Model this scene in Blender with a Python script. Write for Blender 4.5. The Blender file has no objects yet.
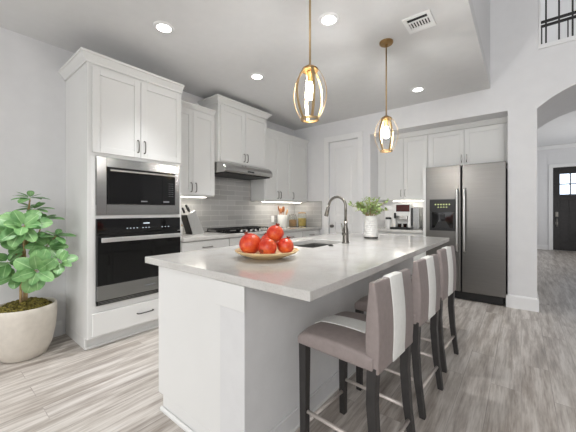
import bpy, bmesh, math, random
from mathutils import Vector, Matrix, Quaternion
C = bpy.context.scene
COL = C.collection
PI = math.pi
random.seed(7)

# ------------------------------------------------------------------ camera
cam = bpy.data.cameras.new('camera')
cam_o = bpy.data.objects.new('camera', cam); COL.objects.link(cam_o)
cam_o.location = (0, 0, 1.22)
cam_o.rotation_euler = (PI/2, 0, math.radians(38.62))
cam.sensor_width = 36; cam.sensor_fit = 'HORIZONTAL'
cam.lens = 36*291.6/576
cam.shift_y = -6/576
cam.clip_start = .02
C.camera = cam_o
# ------------------------------------------------------------------ world and light
w = bpy.data.worlds.new('world'); C.world = w; w.use_nodes = True
w.node_tree.nodes['Background'].inputs[0].default_value = (.98, .99, 1, 1)
w.node_tree.nodes['Background'].inputs[1].default_value = 1.0
C.view_settings.view_transform = 'Standard'
C.view_settings.look = 'None'
C.view_settings.gamma = 1
C.view_settings.exposure = 0.82

def area(name, loc, aim, sx, sy, power, col=(1, 1, 1)):
    l = bpy.data.lights.new(name, 'AREA'); l.shape = 'RECTANGLE'; l.size = sx; l.size_y = sy
    l.energy = power; l.color = col
    o = bpy.data.objects.new(name, l); COL.objects.link(o); o.location = loc
    o.rotation_euler = (Vector(aim)-Vector(loc)).to_track_quat('-Z', 'Y').to_euler()
    return o
area('daylight_patio_door', (-2.0, -3.85, 1.3), (-2.0, -1.2, .1), 2.5, 2.0, 14, (1, 1, 1))
area('daylight_living_window', (1.9, -3.85, 1.5), (.6, -1.2, .1), 2.6, 1.7, 40, (1, 1, 1))
area('high_window_fill', (1.9, -3.85, 4.1), (.4, 4.6, 2.6), 2.6, 1.7, 42, (1, 1, 1))  # unseen source, added to brighten the pier and upper wall
area('foyer_fill', (2.9, 9.4, 1.2), (.9, 9.4, 3.1), 2.0, 1.6, 32, (1, 1, 1))  # added fill lamp, aimed up to brighten the foyer ceiling

# ------------------------------------------------------------------ materials
def L(c):      # sRGB 0-255 -> linear
    return tuple(((v/255)/12.92 if v/255 <= .04045 else ((v/255+.055)/1.055)**2.4) for v in c)
def newmat(name):
    m = bpy.data.materials.new(name); m.use_nodes = True
    nt = m.node_tree
    return m, nt, nt.nodes['Principled BSDF']
def coords(nt, scale=(1, 1, 1), kind='Object', rot=(0, 0, 0)):
    tc = nt.nodes.new('ShaderNodeTexCoord'); mp = nt.nodes.new('ShaderNodeMapping')
    nt.links.new(tc.outputs[kind], mp.inputs[0]); mp.inputs['Scale'].default_value = scale
    mp.inputs['Rotation'].default_value = rot
    return mp.outputs[0]
def noise(nt, vec, scale, detail=3, rough=.55):
    n = nt.nodes.new('ShaderNodeTexNoise'); nt.links.new(vec, n.inputs['Vector'])
    n.inputs['Scale'].default_value = scale; n.inputs['Detail'].default_value = detail
    n.inputs['Roughness'].default_value = rough
    return n.outputs['Fac']
def ramp(nt, fac, stops):
    r = nt.nodes.new('ShaderNodeValToRGB'); nt.links.new(fac, r.inputs[0])
    el = r.color_ramp.elements
    while len(el) < len(stops): el.new(.5)
    for e, (p, c) in zip(el, stops): e.position = p; e.color = (*c, 1)
    return r.outputs[0]
def mixc(nt, a, b, fac, mode='MIX'):
    n = nt.nodes.new('ShaderNodeMix'); n.data_type = 'RGBA'; n.blend_type = mode
    if isinstance(fac, (int, float)): n.inputs[0].default_value = fac
    else: nt.links.new(fac, n.inputs[0])
    for k, v in ((6, a), (7, b)):
        if isinstance(v, tuple): n.inputs[k].default_value = (*v, 1)
        else: nt.links.new(v, n.inputs[k])
    return n.outputs[2]
def bump(nt, bsdf, h, strength=.1, dist=.01):
    b = nt.nodes.new('ShaderNodeBump'); b.inputs['Strength'].default_value = strength
    b.inputs['Distance'].default_value = dist
    nt.links.new(h, b.inputs['Height']); nt.links.new(b.outputs[0], bsdf.inputs['Normal'])
def plain(name, col, rough=.5, metal=0, var=.05, nscale=30, spec=.5, bmp=0, coat=0, trans=0):
    m, nt, b = newmat(name)
    c = L(col)
    v = coords(nt)
    n = noise(nt, v, nscale)
    lo = tuple(x*(1-var) for x in c); hi = tuple(min(1, x*(1+var)) for x in c)
    nt.links.new(ramp(nt, n, [(.3, lo), (.7, hi)]), b.inputs['Base Color'])
    b.inputs['Roughness'].default_value = rough; b.inputs['Metallic'].default_value = metal
    b.inputs['Specular IOR Level'].default_value = spec
    b.inputs['Coat Weight'].default_value = coat
    b.inputs['Transmission Weight'].default_value = trans
    if bmp: bump(nt, b, noise(nt, v, nscale*4), bmp, .004)
    return m
def brushed(name, col, rough, axis):
    m, nt, b = newmat(name)
    sc = [4, 4, 4]; sc[axis] = 300
    sc = tuple(sc)
    n = noise(nt, coords(nt, sc), 1.0, 4)
    c = L(col)
    nt.links.new(ramp(nt, n, [(.3, tuple(x*.92 for x in c)), (.7, tuple(min(1, x*1.06) for x in c))]), b.inputs['Base Color'])
    b.inputs['Metallic'].default_value = 1
    b.inputs['Roughness'].default_value = rough
    bump(nt, b, n, .03, .002)
    return m
def emit(name, col, strength):
    m, nt, b = newmat(name)
    b.inputs['Base Color'].default_value = (*col, 1)
    b.inputs['Emission Color'].default_value = (*col, 1); b.inputs['Emission Strength'].default_value = strength
    return m

M = {}
M['wall'] = plain('wall_paint', (230, 230, 231), .75, var=.015, nscale=8, spec=.2, bmp=.06)
M['ceiling'] = plain('ceiling_paint', (224, 224, 224), .85, var=.015, nscale=10, spec=.15, bmp=.08)
M['cab'] = plain('white_lacquer', (226, 226, 224), .38, var=.008, nscale=5, spec=.4)
M['trim'] = plain('trim_paint', (238, 238, 238), .4, var=.008, nscale=6, spec=.4)
M['knee'] = plain('grey_wall_paint', (218, 218, 218), .75, var=.02, nscale=12, spec=.2, bmp=.12)
M['steel'] = brushed('brushed_steel', (158, 158, 157), .24, 2)
M['hood_steel'] = brushed('hood_steel', (186, 185, 183), .22, 2)
M['bright_steel'] = brushed('bright_steel', (222, 222, 221), .38, 1)
M['sink_steel'] = brushed('sink_steel', (150, 149, 147), .4, 0)
M['steel_v'] = brushed('fridge_steel', (122, 120, 117), .33, 2)
M['chrome'] = plain('satin_nickel', (200, 198, 194), .22, 1, .03)
M['faucet'] = plain('faucet_nickel', (132, 128, 122), .24, 1, .03)
M['pull'] = plain('pull_nickel', (120, 117, 112), .3, 1, .03)
M['black_pull'] = plain('dark_pull', (60, 58, 56), .35, .8, .05)
M['blackglass'] = plain('black_glass', (14, 14, 15), .06, var=.1, spec=.4, coat=.0)
M['black'] = plain('black_plastic', (16, 16, 17), .35, var=.1)
M['iron'] = plain('cast_iron', (22, 22, 23), .5, var=.2, bmp=.1)
M['ironrail'] = plain('black_iron_rail', (24, 22, 22), .45, var=.15)
M['gold'] = plain('antique_brass', (194, 168, 128), .36, 1, .08)
M['goldd'] = plain('aged_brass', (160, 130, 88), .4, 1, .1)
M['bulb'] = emit('bulb_glow', (1, .985, .96), 200)
M['can'] = emit('downlight_glow', (1, .96, .9), 9)
M['strip'] = emit('strip_glow', (1, .95, .86), 7)
M['mark'] = plain('printed_grey_mark', (118, 120, 123), .4)
M['digits'] = emit('display_digits', (.75, .85, .35), .16)
M['bluedigits'] = emit('clock_digits', (.7, .8, .9), .16)
M['white_ceramic'] = plain('white_ceramic', (232, 231, 228), .3, var=.02, nscale=15)
M['pot'] = plain('cream_pot', (215, 208, 197), .7, var=.04, nscale=25, bmp=.15, spec=.3)
M['mauve'] = plain('mauve_leatherette', (146, 135, 132), .48, var=.06, nscale=40, bmp=.12)
M['stripe'] = plain('white_leatherette', (240, 240, 236), .45, var=.03, nscale=40, bmp=.1)
M['leg'] = plain('charcoal_wood', (50, 48, 47), .45, var=.18, nscale=18)
M['bar'] = plain('pale_foot_rail', (216, 207, 200), .35, .3, .04)
M['wood'] = plain('spoon_wood', (150, 92, 50), .55, var=.3, nscale=25)
M['lidwood'] = plain('lid_wood', (178, 140, 96), .55, var=.2, nscale=25)
M['blackhandle'] = plain('knife_handle', (20, 20, 21), .35, var=.1)
M['bowl'] = plain('pale_wood_bowl', (214, 184, 138), .42, var=.1, nscale=22)
M['trunk'] = plain('tan_bark', (172, 146, 104), .8, var=.25, nscale=40, bmp=.3)
M['darkgap'] = plain('dark_gap', (26, 26, 26), .7)
M['plate'] = plain('outlet_plastic', (236, 236, 234), .35, var=.01)
M['pasta'] = plain('dry_pasta', (206, 178, 96), .6, var=.35, nscale=90)
M['nuts'] = plain('mixed_nuts', (176, 140, 100), .6, var=.45, nscale=110)
M['coffee'] = plain('dark_coffee', (70, 34, 18), .25, var=.2)
M['redscreen'] = plain('dark_red_display', (66, 20, 18), .15, var=.3, nscale=60)
M['foyerdoor'] = plain('black_stained_wood', (36, 33, 33), .42, var=.35, nscale=14)

def glassmat(name, col=(1, 1, 1), rough=.02):
    m, nt, b = newmat(name)
    b.inputs['Base Color'].default_value = (*col, 1); b.inputs['Transmission Weight'].default_value = 1
    b.inputs['Roughness'].default_value = rough; b.inputs['IOR'].default_value = 1.2
    return m
M['glass'] = glassmat('clear_glass', (.97, .985, .97))
M['paneglass'] = emit('daylit_pane', (.72, .84, 1), 1.15)

# floor: grey-beige plank boards running in y
m, nt, b = newmat('plank_floor')
tc = coords(nt, (1, 1, 1), 'Object', (0, 0, PI/2))
br = nt.nodes.new('ShaderNodeTexBrick'); nt.links.new(tc, br.inputs['Vector'])
br.offset = .37; br.offset_frequency = 2
for k, v in (('Scale', 1), ('Mortar Size', .0016), ('Brick Width', 1.25), ('Row Height', .165), ('Bias', 0), ('Mortar Smooth', .1)):
    br.inputs[k].default_value = v
br.inputs['Color1'].default_value = (0, 0, 0, 1); br.inputs['Color2'].default_value = (1, 1, 1, 1)
br.inputs['Mortar'].default_value = (.5, .5, .5, 1)
base = ramp(nt, br.outputs['Color'], [(0, L((172, 163, 155))), (.5, L((192, 185, 178))), (1, L((206, 200, 195)))])
off = nt.nodes.new('ShaderNodeVectorMath'); off.operation = 'MULTIPLY_ADD'
nt.links.new(br.outputs['Color'], off.inputs[0]); off.inputs[1].default_value = (7, 13, 3)
nt.links.new(coords(nt, (10, .9, 1)), off.inputs[2])
g1 = noise(nt, off.outputs[0], 1.6, 6, .65)
off2 = nt.nodes.new('ShaderNodeVectorMath'); off2.operation = 'MULTIPLY_ADD'
nt.links.new(br.outputs['Color'], off2.inputs[0]); off2.inputs[1].default_value = (3, 5, 1)
nt.links.new(coords(nt, (60, 3, 1)), off2.inputs[2])
g2 = noise(nt, off2.outputs[0], 1.5, 5, .6)
c1 = mixc(nt, base, ramp(nt, g1, [(.28, L((112, 104, 98))), (.42, L((158, 148, 139))), (.58, L((211, 205, 198))), (.75, L((222, 218, 214)))]), .7)
c2 = mixc(nt, c1, ramp(nt, g2, [(.32, (.50, .48, .46)), (.40, (.72, .70, .68)), (.52, (1, 1, 1))]), .5, 'MULTIPLY')
c3 = mixc(nt, c2, mixc(nt, c2, L((96, 88, 82)), .4), br.outputs['Fac'])
nt.links.new(c3, b.inputs['Base Color'])
b.inputs['Roughness'].default_value = .33; b.inputs['Specular IOR Level'].default_value = .5
bump(nt, b, g2, .08, .003)
M['floor'] = m

# quartz
m, nt, b = newmat('white_quartz')
v = coords(nt)
n1 = noise(nt, v, 5, 5, .6); n2 = noise(nt, v, 160, 2)
q1 = ramp(nt, n1, [(.3, L((192, 189, 184))), (.5, L((203, 201, 197))), (.7, L((208, 206, 203)))])
q2 = mixc(nt, q1, ramp(nt, n2, [(.34, (.78, .76, .74)), (.46, (1, 1, 1))]), .4, 'MULTIPLY')
nt.links.new(q2, b.inputs['Base Color'])
b.inputs['Roughness'].default_value = .12; b.inputs['Specular IOR Level'].default_value = .5
M['quartz'] = m

def tile(name, horiz):
    m, nt, b = newmat(name)
    tcn = nt.nodes.new('ShaderNodeTexCoord'); sp = nt.nodes.new('ShaderNodeSeparateXYZ'); cb = nt.nodes.new('ShaderNodeCombineXYZ')
    nt.links.new(tcn.outputs['Object'], sp.inputs[0])
    nt.links.new(sp.outputs[horiz], cb.inputs[0]); nt.links.new(sp.outputs['Z'], cb.inputs[1])
    br = nt.nodes.new('ShaderNodeTexBrick'); nt.links.new(cb.outputs[0], br.inputs['Vector'])
    br.offset = .5
    for k, v in (('Scale', 1), ('Mortar Size', .0022), ('Brick Width', .305), ('Row Height', .076), ('Bias', 0), ('Mortar Smooth', .2)):
        br.inputs[k].default_value = v
    br.inputs['Color1'].default_value = (*L((170, 169, 167)), 1); br.inputs['Color2'].default_value = (*L((184, 183, 181)), 1)
    br.inputs['Mortar'].default_value = (*L((214, 213, 210)), 1)
    nt.links.new(br.outputs['Color'], b.inputs['Base Color'])
    b.inputs['Roughness'].default_value = .12
    wv = noise(nt, cb.outputs[0], 9, 2)
    ad = nt.nodes.new('ShaderNodeMath'); ad.operation = 'MULTIPLY_ADD'
    nt.links.new(br.outputs['Fac'], ad.inputs[0]); ad.inputs[1].default_value = -1; nt.links.new(wv, ad.inputs[2])
    bump(nt, b, ad.outputs[0], .25, .004)
    return m
M['tile_left'] = tile('grey_subway_tile', 'Y'); M['tile_back'] = tile('grey_subway_tile_return', 'X')

def leafmat(name, dark, light, vein):
    m, nt, b = newmat(name)
    uv = nt.nodes.new('ShaderNodeUVMap'); sp = nt.nodes.new('ShaderNodeSeparateXYZ')
    nt.links.new(uv.outputs[0], sp.inputs[0])
    ab = nt.nodes.new('ShaderNodeMath'); ab.operation = 'ABSOLUTE'
    sb = nt.nodes.new('ShaderNodeMath'); sb.operation = 'SUBTRACT'; sb.inputs[1].default_value = .5
    nt.links.new(sp.outputs[0], sb.inputs[0]); nt.links.new(sb.outputs[0], ab.inputs[0])
    n = noise(nt, coords(nt), 14, 3)
    c = ramp(nt, n, [(.3, L(dark)), (.7, L(light))])
    vf = ramp(nt, ab.outputs[0], [(.0, (1, 1, 1)), (.05, (0, 0, 0))])
    c = mixc(nt, c, L(vein), vf)
    nt.links.new(c, b.inputs['Base Color']); b.inputs['Roughness'].default_value = .38
    return m
M['leaf'] = leafmat('broad_leaf', (84, 136, 76), (142, 186, 120), (170, 204, 150))
M['sprig'] = leafmat('sprig_leaf', (118, 148, 72), (180, 200, 130), (196, 210, 160))

m, nt, b = newmat('moss')
nt.links.new(ramp(nt, noise(nt, coords(nt), 60, 4), [(.35, L((58, 50, 22))), (.5, L((108, 98, 40))), (.7, L((150, 138, 66)))]), b.inputs['Base Color'])
b.inputs['Roughness'].default_value = .95
M['moss'] = m
m, nt, b = newmat('pomegranate_skin')
nt.links.new(ramp(nt, noise(nt, coords(nt), 11, 5, .65), [(.32, L((178, 30, 22))), (.47, L((212, 64, 34))), (.6, L((230, 106, 54))), (.74, L((242, 178, 116)))]), b.inputs['Base Color'])
b.inputs['Roughness'].default_value = .3
M['pom'] = m
M['calyx'] = plain('calyx', (150, 62, 36), .6, var=.3, nscale=60)

# ------------------------------------------------------------------ mesh helpers
class MB:
    def __init__(s): s.bm = bmesh.new(); s.uv = None
    def box(s, x0, x1, y0, y1, z0, z1):
        x0, x1 = sorted((x0, x1)); y0, y1 = sorted((y0, y1)); z0, z1 = sorted((z0, z1))
        v = [s.bm.verts.new(p) for p in [(x0,y0,z0),(x1,y0,z0),(x1,y1,z0),(x0,y1,z0),(x0,y0,z1),(x1,y0,z1),(x1,y1,z1),(x0,y1,z1)]]
        for f in [(0,3,2,1),(4,5,6,7),(0,1,5,4),(1,2,6,5),(2,3,7,6),(3,0,4,7)]: s.bm.faces.new([v[i] for i in f])
        return s
    def rings(s, rings, caps=True, closed=False):
        vs = [[s.bm.verts.new(p) for p in r] for r in rings]
        n = len(vs[0])
        pairs = list(zip(vs, vs[1:]))
        if closed: pairs.append((vs[-1], vs[0]))
        for a, b_ in pairs:
            for i in range(n):
                j = (i+1) % n
                try: s.bm.faces.new((a[i], a[j], b_[j], b_[i]))
                except ValueError: pass
        if caps and not closed:
            s.bm.faces.new(vs[0][::-1]); s.bm.faces.new(vs[-1])
        return s
    def tube(s, pts, r, n=10, closed=False):
        pts = [Vector(p) for p in pts]; R = []
        N = len(pts); rr = r if isinstance(r, (list, tuple)) else [r]*N
        prev = None
        for i, p in enumerate(pts):
            if closed: t = pts[(i+1) % N]-pts[i-1]
            else: t = pts[min(i+1, N-1)]-pts[max(i-1, 0)]
            t.normalize()
            if prev is None:
                a = Vector((0, 0, 1)) if abs(t.z) < .9 else Vector((1, 0, 0))
                u = t.cross(a).normalized()
            else: u = (prev - t*prev.dot(t)).normalized()
            prev = u; v = t.cross(u)
            R.append([p+(u*math.cos(2*PI*k/n)+v*math.sin(2*PI*k/n))*rr[i] for k in range(n)])
        return s.rings(R, True, closed)
    def lathe(s, prof, c, n=32, close=False, ribs=None):
        R = []
        for r, z in prof:
            R.append([(c[0]+r*math.cos(2*PI*k/n)*(1 if not ribs else 1), c[1]+r*math.sin(2*PI*k/n), c[2]+z) for k in range(n)])
        return s.rings(R, not close, close)
    def sphere(s, c, r, sx=1, sy=1, sz=1, u=20, v=12):
        mat = Matrix.Translation(c) @ Matrix.Diagonal((r*sx, r*sy, r*sz, 1))
        bmesh.ops.create_uvsphere(s.bm, u_segments=u, v_segments=v, radius=1, matrix=mat); return s
    def prism(s, poly, ext):            # poly: 3D points, ext: vector
        e = Vector(ext)
        return s.rings([[Vector(p) for p in poly], [Vector(p)+e for p in poly]])
    def tbox(s, p0, p1, a0, a1):        # tapered square bar from p0 to p1, half widths a0, a1
        R = []
        for p, a in ((p0, a0), (p1, a1)):
            R.append([(p[0]+i*a, p[1]+j*a, p[2]) for i, j in ((-1,-1),(1,-1),(1,1),(-1,1))])
        return s.rings(R)
    def build(s, name, mat, parent=None, bevel=0, smooth=False, seg=2, loc=None, subsurf=0):
        off = Vector((0, 0, 0)); p = parent
        while p: off += p.location; p = p.parent
        bm = s.bm
        bmesh.ops.recalc_face_normals(bm, faces=bm.faces)
        if parent is None:
            if loc is None:
                xs = [v.co for v in bm.verts]
                loc = ((min(v.x for v in xs)+max(v.x for v in xs))/2, (min(v.y for v in xs)+max(v.y for v in xs))/2, min(v.z for v in xs))
            off = Vector(loc)
        bmesh.ops.translate(bm, verts=bm.verts, vec=-off)
        me = bpy.data.meshes.new(name); bm.to_mesh(me); bm.free()
        me.materials.append(M[mat] if isinstance(mat, str) else mat)
        o = bpy.data.objects.new(name, me); COL.objects.link(o)
        if parent: o.parent = parent
        else: o.location = off
        if smooth:
            for f in me.polygons: f.use_smooth = True
        if bevel:
            bv = o.modifiers.new('bevel', 'BEVEL'); bv.width = bevel; bv.segments = seg; bv.limit_method = 'ANGLE'; bv.angle_limit = math.radians(40)
            bv.harden_normals = False
        if subsurf:
            ss = o.modifiers.new('sub', 'SUBSURF'); ss.levels = ss.render_levels = subsurf
        if smooth == 'auto':
            me.shade_auto = True if hasattr(me, 'shade_auto') else None
        return o
def tag(o, label, cat, group=None, kind=None):
    o['label'] = label; o['category'] = cat
    if group: o['group'] = group
    if kind: o['kind'] = kind
    return o
def thing(name, label, cat, loc, group=None):
    o = bpy.data.objects.new(name, None); COL.objects.link(o); o.location = loc; o.empty_display_size = .1
    return tag(o, label, cat, group)
def struct(name, mb, mat, bevel=0, parent=None):
    o = mb.build(name, mat, parent, bevel, loc=(0, 0, 0) if parent is None else None)
    if parent is None: o['kind'] = 'structure'
    return o
def copy_tree(o, parent=None):
    c = o.copy(); COL.objects.link(c)
    if parent: c.parent = parent
    for ch in list(o.children): copy_tree(ch, c)
    return c
def slab(mb, ax, p, n, t, a0, a1, z0, z1):      # box whose outer face is at p facing n along axis ax
    if ax == 'x': mb.box(p-n*t, p, a0, a1, z0, z1)
    else: mb.box(a0, a1, p-n*t, p, z0, z1)
    return mb
def shaker(ax, p, n, a0, a1, z0, z1, fr=.058, t=.02, rec=.009):
    mb = MB()
    slab(mb, ax, p, n, t, a0, a0+fr, z0, z1); slab(mb, ax, p, n, t, a1-fr, a1, z0, z1)
    slab(mb, ax, p, n, t, a0+fr, a1-fr, z0, z0+fr); slab(mb, ax, p, n, t, a0+fr, a1-fr, z1-fr, z1)
    slab(mb, ax, p-n*rec, n, t-rec, a0+fr, a1-fr, z0+fr, z1-fr)
    return mb
def pull(ax, p, n, a, z, ln, vert=True, r=.0055, out=.03):
    mb = MB()
    def P(o, s_):
        aa, zz = (a, z+s_) if vert else (a+s_, z)
        return (p+n*o, aa, zz) if ax == 'x' else (aa, p+n*o, zz)
    h = ln/2
    mb.tube([P(0, -h), P(out*.7, -h), P(out, -h+.012), P(out+.003, 0), P(out, h-.012), P(out*.7, h), P(0, h)], r, 8)
    return mb
def crown(path, z0, prof, side):        # path: 2D points; prof: (out, up) list; side: +1 left of travel, -1 right
    R = []; N = len(path)
    ps = [Vector(p) for p in path]
    for i in range(N):
        ds = []
        if i > 0: ds.append((ps[i]-ps[i-1]).normalized())
        if i < N-1: ds.append((ps[i+1]-ps[i]).normalized())
        ns = [Vector((-d.y, d.x))*side for d in ds]
        nn = ns[0] if len(ns) == 1 else (ns[0]+ns[1])/(1+ns[0].dot(ns[1]))
        R.append([(ps[i].x+nn.x*o, ps[i].y+nn.y*o, z0+u) for o, u in prof])
    return MB().rings(R)
CR = [(0, 0), (.012, 0), (.014, .016), (.05, .058), (.062, .062), (.062, .08), (0, .08)]
CRS = [(0, 0), (.010, 0), (.012, .012), (.036, .044), (.046, .048), (.046, .06), (0, .06)]

# ------------------------------------------------------------------ setting
WX, YB, H = -3.51, 4.60, 2.80
struct('floor', MB().box(-3.6, 4.3, -4.1, 12.2, -.1, 0), 'floor')
struct('ceiling', MB().box(-3.6, -.31, -4.0, YB, H, H+.12), 'ceiling')
struct('ceiling_living', MB().box(-3.6, 4.3, -4.1, YB+3, 5.6, 5.72), 'ceiling')
struct('wall_left', MB().box(WX-.1, WX, -4.0, YB+.12, 0, H), 'wall')
struct('wall_loft', MB().box(-.43, -.312, -4.0, YB, H+.12, 5.6), 'wall')
struct('wall_right', MB().box(4.2, 4.3, -4.1, 12.1, 0, 5.6), 'wall')
rw = MB()
rw.box(-3.6, -3.25, -4.1, -4, 0, H).box(-.75, .5, -4.1, -4, 0, H).box(-3.25, -.75, -4.1, -4, 2.35, H).box(.5, 3.3, -4.1, -4, 0, .6).box(3.3, 4.2, -4.1, -4, 0, H).box(.5, 3.3, -4.1, -4, 2.4, H)
rw.box(-.43, .5, -4.1, -4, H, 5.6).box(3.3, 4.2, -4.1, -4, H, 5.6).box(.5, 3.3, -4.1, -4, H, 3.2).box(.5, 3.3, -4.1, -4, 5.0, 5.6)
struct('wall_rear', rw, 'wall')
wf = MB()
wf.box(-3.25, -3.18, -4.08, -4.02, 0, 2.35).box(-.82, -.75, -4.08, -4.02, 0, 2.35).box(-2.04, -1.96, -4.08, -4.02, 0, 2.35).box(-3.18, -.82, -4.08, -4.02, 2.28, 2.35)
for a, b_ in ((.6, 2.4), (3.2, 5.0)):
    for x in (.5, 1.4, 2.33, 3.23): wf.box(x, x+.07, -4.08, -4.02, a, b_)
    wf.box(.5, 3.3, -4.08, -4.02, a, a+.07).box(.5, 3.3, -4.08, -4.02, b_-.07, b_)
struct('window_1', wf, 'trim')
wb = MB()
wb.box(WX, -2.725, YB, YB+.12, 0, H).box(-2.725, -2.155, YB, YB+.12, 2.445, H).box(-2.155, -1.94, YB, YB+.12, 0, H)
wb.box(-1.94, -.13, YB, YB+.65, 2.472, H)
wb.box(-.13, .152, YB, 6.0, 0, H)
wb.box(-.43, .165, YB, YB+.14, H, 5.6)
# arched passage
cx_, cz_, R_ = .848, 1.672, 1.036
N = 24
pts = []
for k in range(N+1):
    x = .152+(1.544-.152)*k/N
    pts.append((x, cz_+math.sqrt(R_*R_-(x-cx_)**2)))
for (xa, za), (xb, zb) in zip(pts, pts[1:]):
    wb.prism([(xa, YB, za), (xb, YB, zb), (xb, YB, H), (xa, YB, H)], (0, 1.4, 0))
wb.box(1.544, 4.2, YB, 6.0, 0, H)
wb.box(.165, 4.2, YB, 6.0, H, 3.14)
struct('wall_back', wb, 'wall')
nk = MB().box(-2.04, -1.94, YB+.12, 5.35, 0, 2.472).box(-1.94, -.13, 5.25, 5.35, 0, 2.472)
struct('wall_nook', nk, 'wall')
struct('wall_foyer', MB().box(.0, 4.2, 12, 12.1, 0, 3.3).box(.03, .15, 6, 12, 0, 3.3).box(3.2, 3.3, 6, 12, 0, 3.3), 'wall')
struct('ceiling_foyer', MB().box(.0, 4.2, 6, 12.1, 3.18, 3.195), 'ceiling')
struct('trim_foyer', crown([(.15, 12), (3.2, 12)], 3.08, [(0, 0), (.02, 0), (.08, .08), (.08, .1), (0, .1)], -1), 'trim')
struct('floor_loft', MB().box(.165, 4.2, YB+.14, 7.6, 3.14, 3.18), 'ceiling')
struct('wall_loft_far', MB().box(-.4, 4.2, 7.5, 7.6, 3.18, 5.6), 'wall')
struct('trim_sill', MB().box(.16, 4.1, YB-.015, YB+.15, 3.14, 3.19).box(.165, .185, YB-.012, YB+.15, 3.19, 5.6), 'trim', .003)
# baseboards
BB = [(0, 0), (.016, 0), (.016, .11), (.010, .125), (.006, .14), (0, .14)]
struct('baseboard_left', crown([(WX, -4.0), (WX, .85)], 0, BB, -1), 'trim')
struct('baseboard_pillar', crown([(-.13, YB+.03), (-.13, YB), (.152, YB), (.152, 6.0)], 0, [(0, 0), (.018, 0), (.018, .14), (.010, .155), (0, .16)], -1), 'trim')
struct('baseboard_foyer', crown([(.15, 12), (.68, 12)], 0, BB, -1), 'trim')
struct('baseboard_right', crown([(1.544, YB), (4.2, YB)], 0, BB, -1), 'trim')
# pantry door and casing
d1 = bpy.data.objects.new('door_1', None); COL.objects.link(d1); d1.location = (-2.44, YB, 0); d1['kind'] = 'structure'
sl = MB()
X0, X1, zt = -2.722, -2.158, 2.44
yf = YB+.03
for a, b_, c, d in [(X0, X0+.11, .01, zt), (X1-.11, X1, .01, zt), (X0+.11, X1-.11, .01, .22), (X0+.11, X1-.11, 1.0, 1.13), (X0+.11, X1-.11, zt-.12, zt)]:
    sl.box(a, b_, yf, yf+.035, c, d)
for c, d in [(.22, 1.0), (1.13, zt-.12)]:
    sl.box(X0+.11, X1-.11, yf+.012, yf+.03, c, d)
    sl.box(X0+.145, X1-.145, yf+.004, yf+.03, c+.04, d-.04)
sl.build('door_slab', 'trim', d1, .004)
kn = MB().lathe([(.0, 0), (.028, 0), (.028, .006), (.01, .008), (.01, .03), (.026, .038), (.028, .052), (.018, .064), (0, .066)], (0, 0, 0), 20)
bmesh.ops.rotate(kn.bm, verts=kn.bm.verts, cent=(0, 0, 0), matrix=Matrix.Rotation(PI/2, 3, 'X'))
bmesh.ops.translate(kn.bm, verts=kn.bm.verts, vec=(-2.665, yf, .93))
kn.build('door_knob', 'pull', d1, smooth=True)
cs = MB().box(-2.815, -2.725, YB-.02, YB, 0, 2.445).box(-2.155, -2.065, YB-.02, YB, 0, 2.445).box(-2.815, -2.065, YB-.02, YB, 2.445, 2.54)
struct('trim_pantry', cs, 'trim', .004)

# ------------------------------------------------------------------ tall oven cabinet
FX = -2.905                                         # front plane of the cabinet boxes
HZ_L = []
t = thing('oven_cabinet', 'tall white oven tower cabinet standing on the floor beside the potted plant', 'cabinet', (-3.2, 1.32, 0))
y0, y1 = .878, 1.765
cb = MB()
cb.box(WX+.002, FX, y0, y0+.02, .1, 2.49).box(WX+.002, FX-.06, y0, y0+.02, 0, .1).box(WX+.002, FX, y1-.02, y1, .1, 2.49).box(WX+.002, FX-.06, y1-.02, y1, 0, .1).box(WX+.002, WX+.02, y0+.02, y1-.02, .1, 2.49)
for za, zb in ((2.462, 2.49), (1.694, 1.722), (1.142, 1.173), (.318, .376), (.1, .116)):
    cb.box(WX+.02, FX-.001, y0+.02, y1-.02, za, zb)
for za, zb in ((.116, .318), (.376, 1.142), (1.173, 1.694), (1.722, 2.462)):
    cb.box(FX-.02, FX-.001, y0+.02, y0+.065, za, zb).box(FX-.02, FX-.001, y1-.03, y1-.02, za, zb)
body = cb.build('body', 'cab', t, .002)
# toe recess notch is the plinth, set back
MB().box(FX-.09, FX-.07, y0+.02, y1-.02, 0, .1).build('toe_kick', 'cab', t)
MB().box(FX-.06, FX-.045, y0, y1, 0, .02).build('shoe_molding', 'cab', t, .004)
ym = (y0+y1)/2
for a, b_, hy in ((y0+.035, ym-.002, ym-.03), (ym+.002, y1-.012, ym+.032)):
    d = shaker('x', FX+.02, 1, a, b_, 1.722, 2.462).build('door', 'cab', t, .002)
    pull('x', FX+.02, 1, hy, 1.83, .115).build('handle', 'pull', d, smooth=True)
d = MB()
d.box(FX, FX+.02, y0+.035, y1-.012, .118, .318)
d = d.build('drawer', 'cab', t, .003)
pull('x', FX+.02, 1, ym+.04, .225, .15, False).build('handle', 'black_pull', d, smooth=True)
crown([(WX+.002, y0), (FX, y0), (FX, y1+.0)], 2.49, CR, -1).build('crown_molding', 'cab', t)

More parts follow.
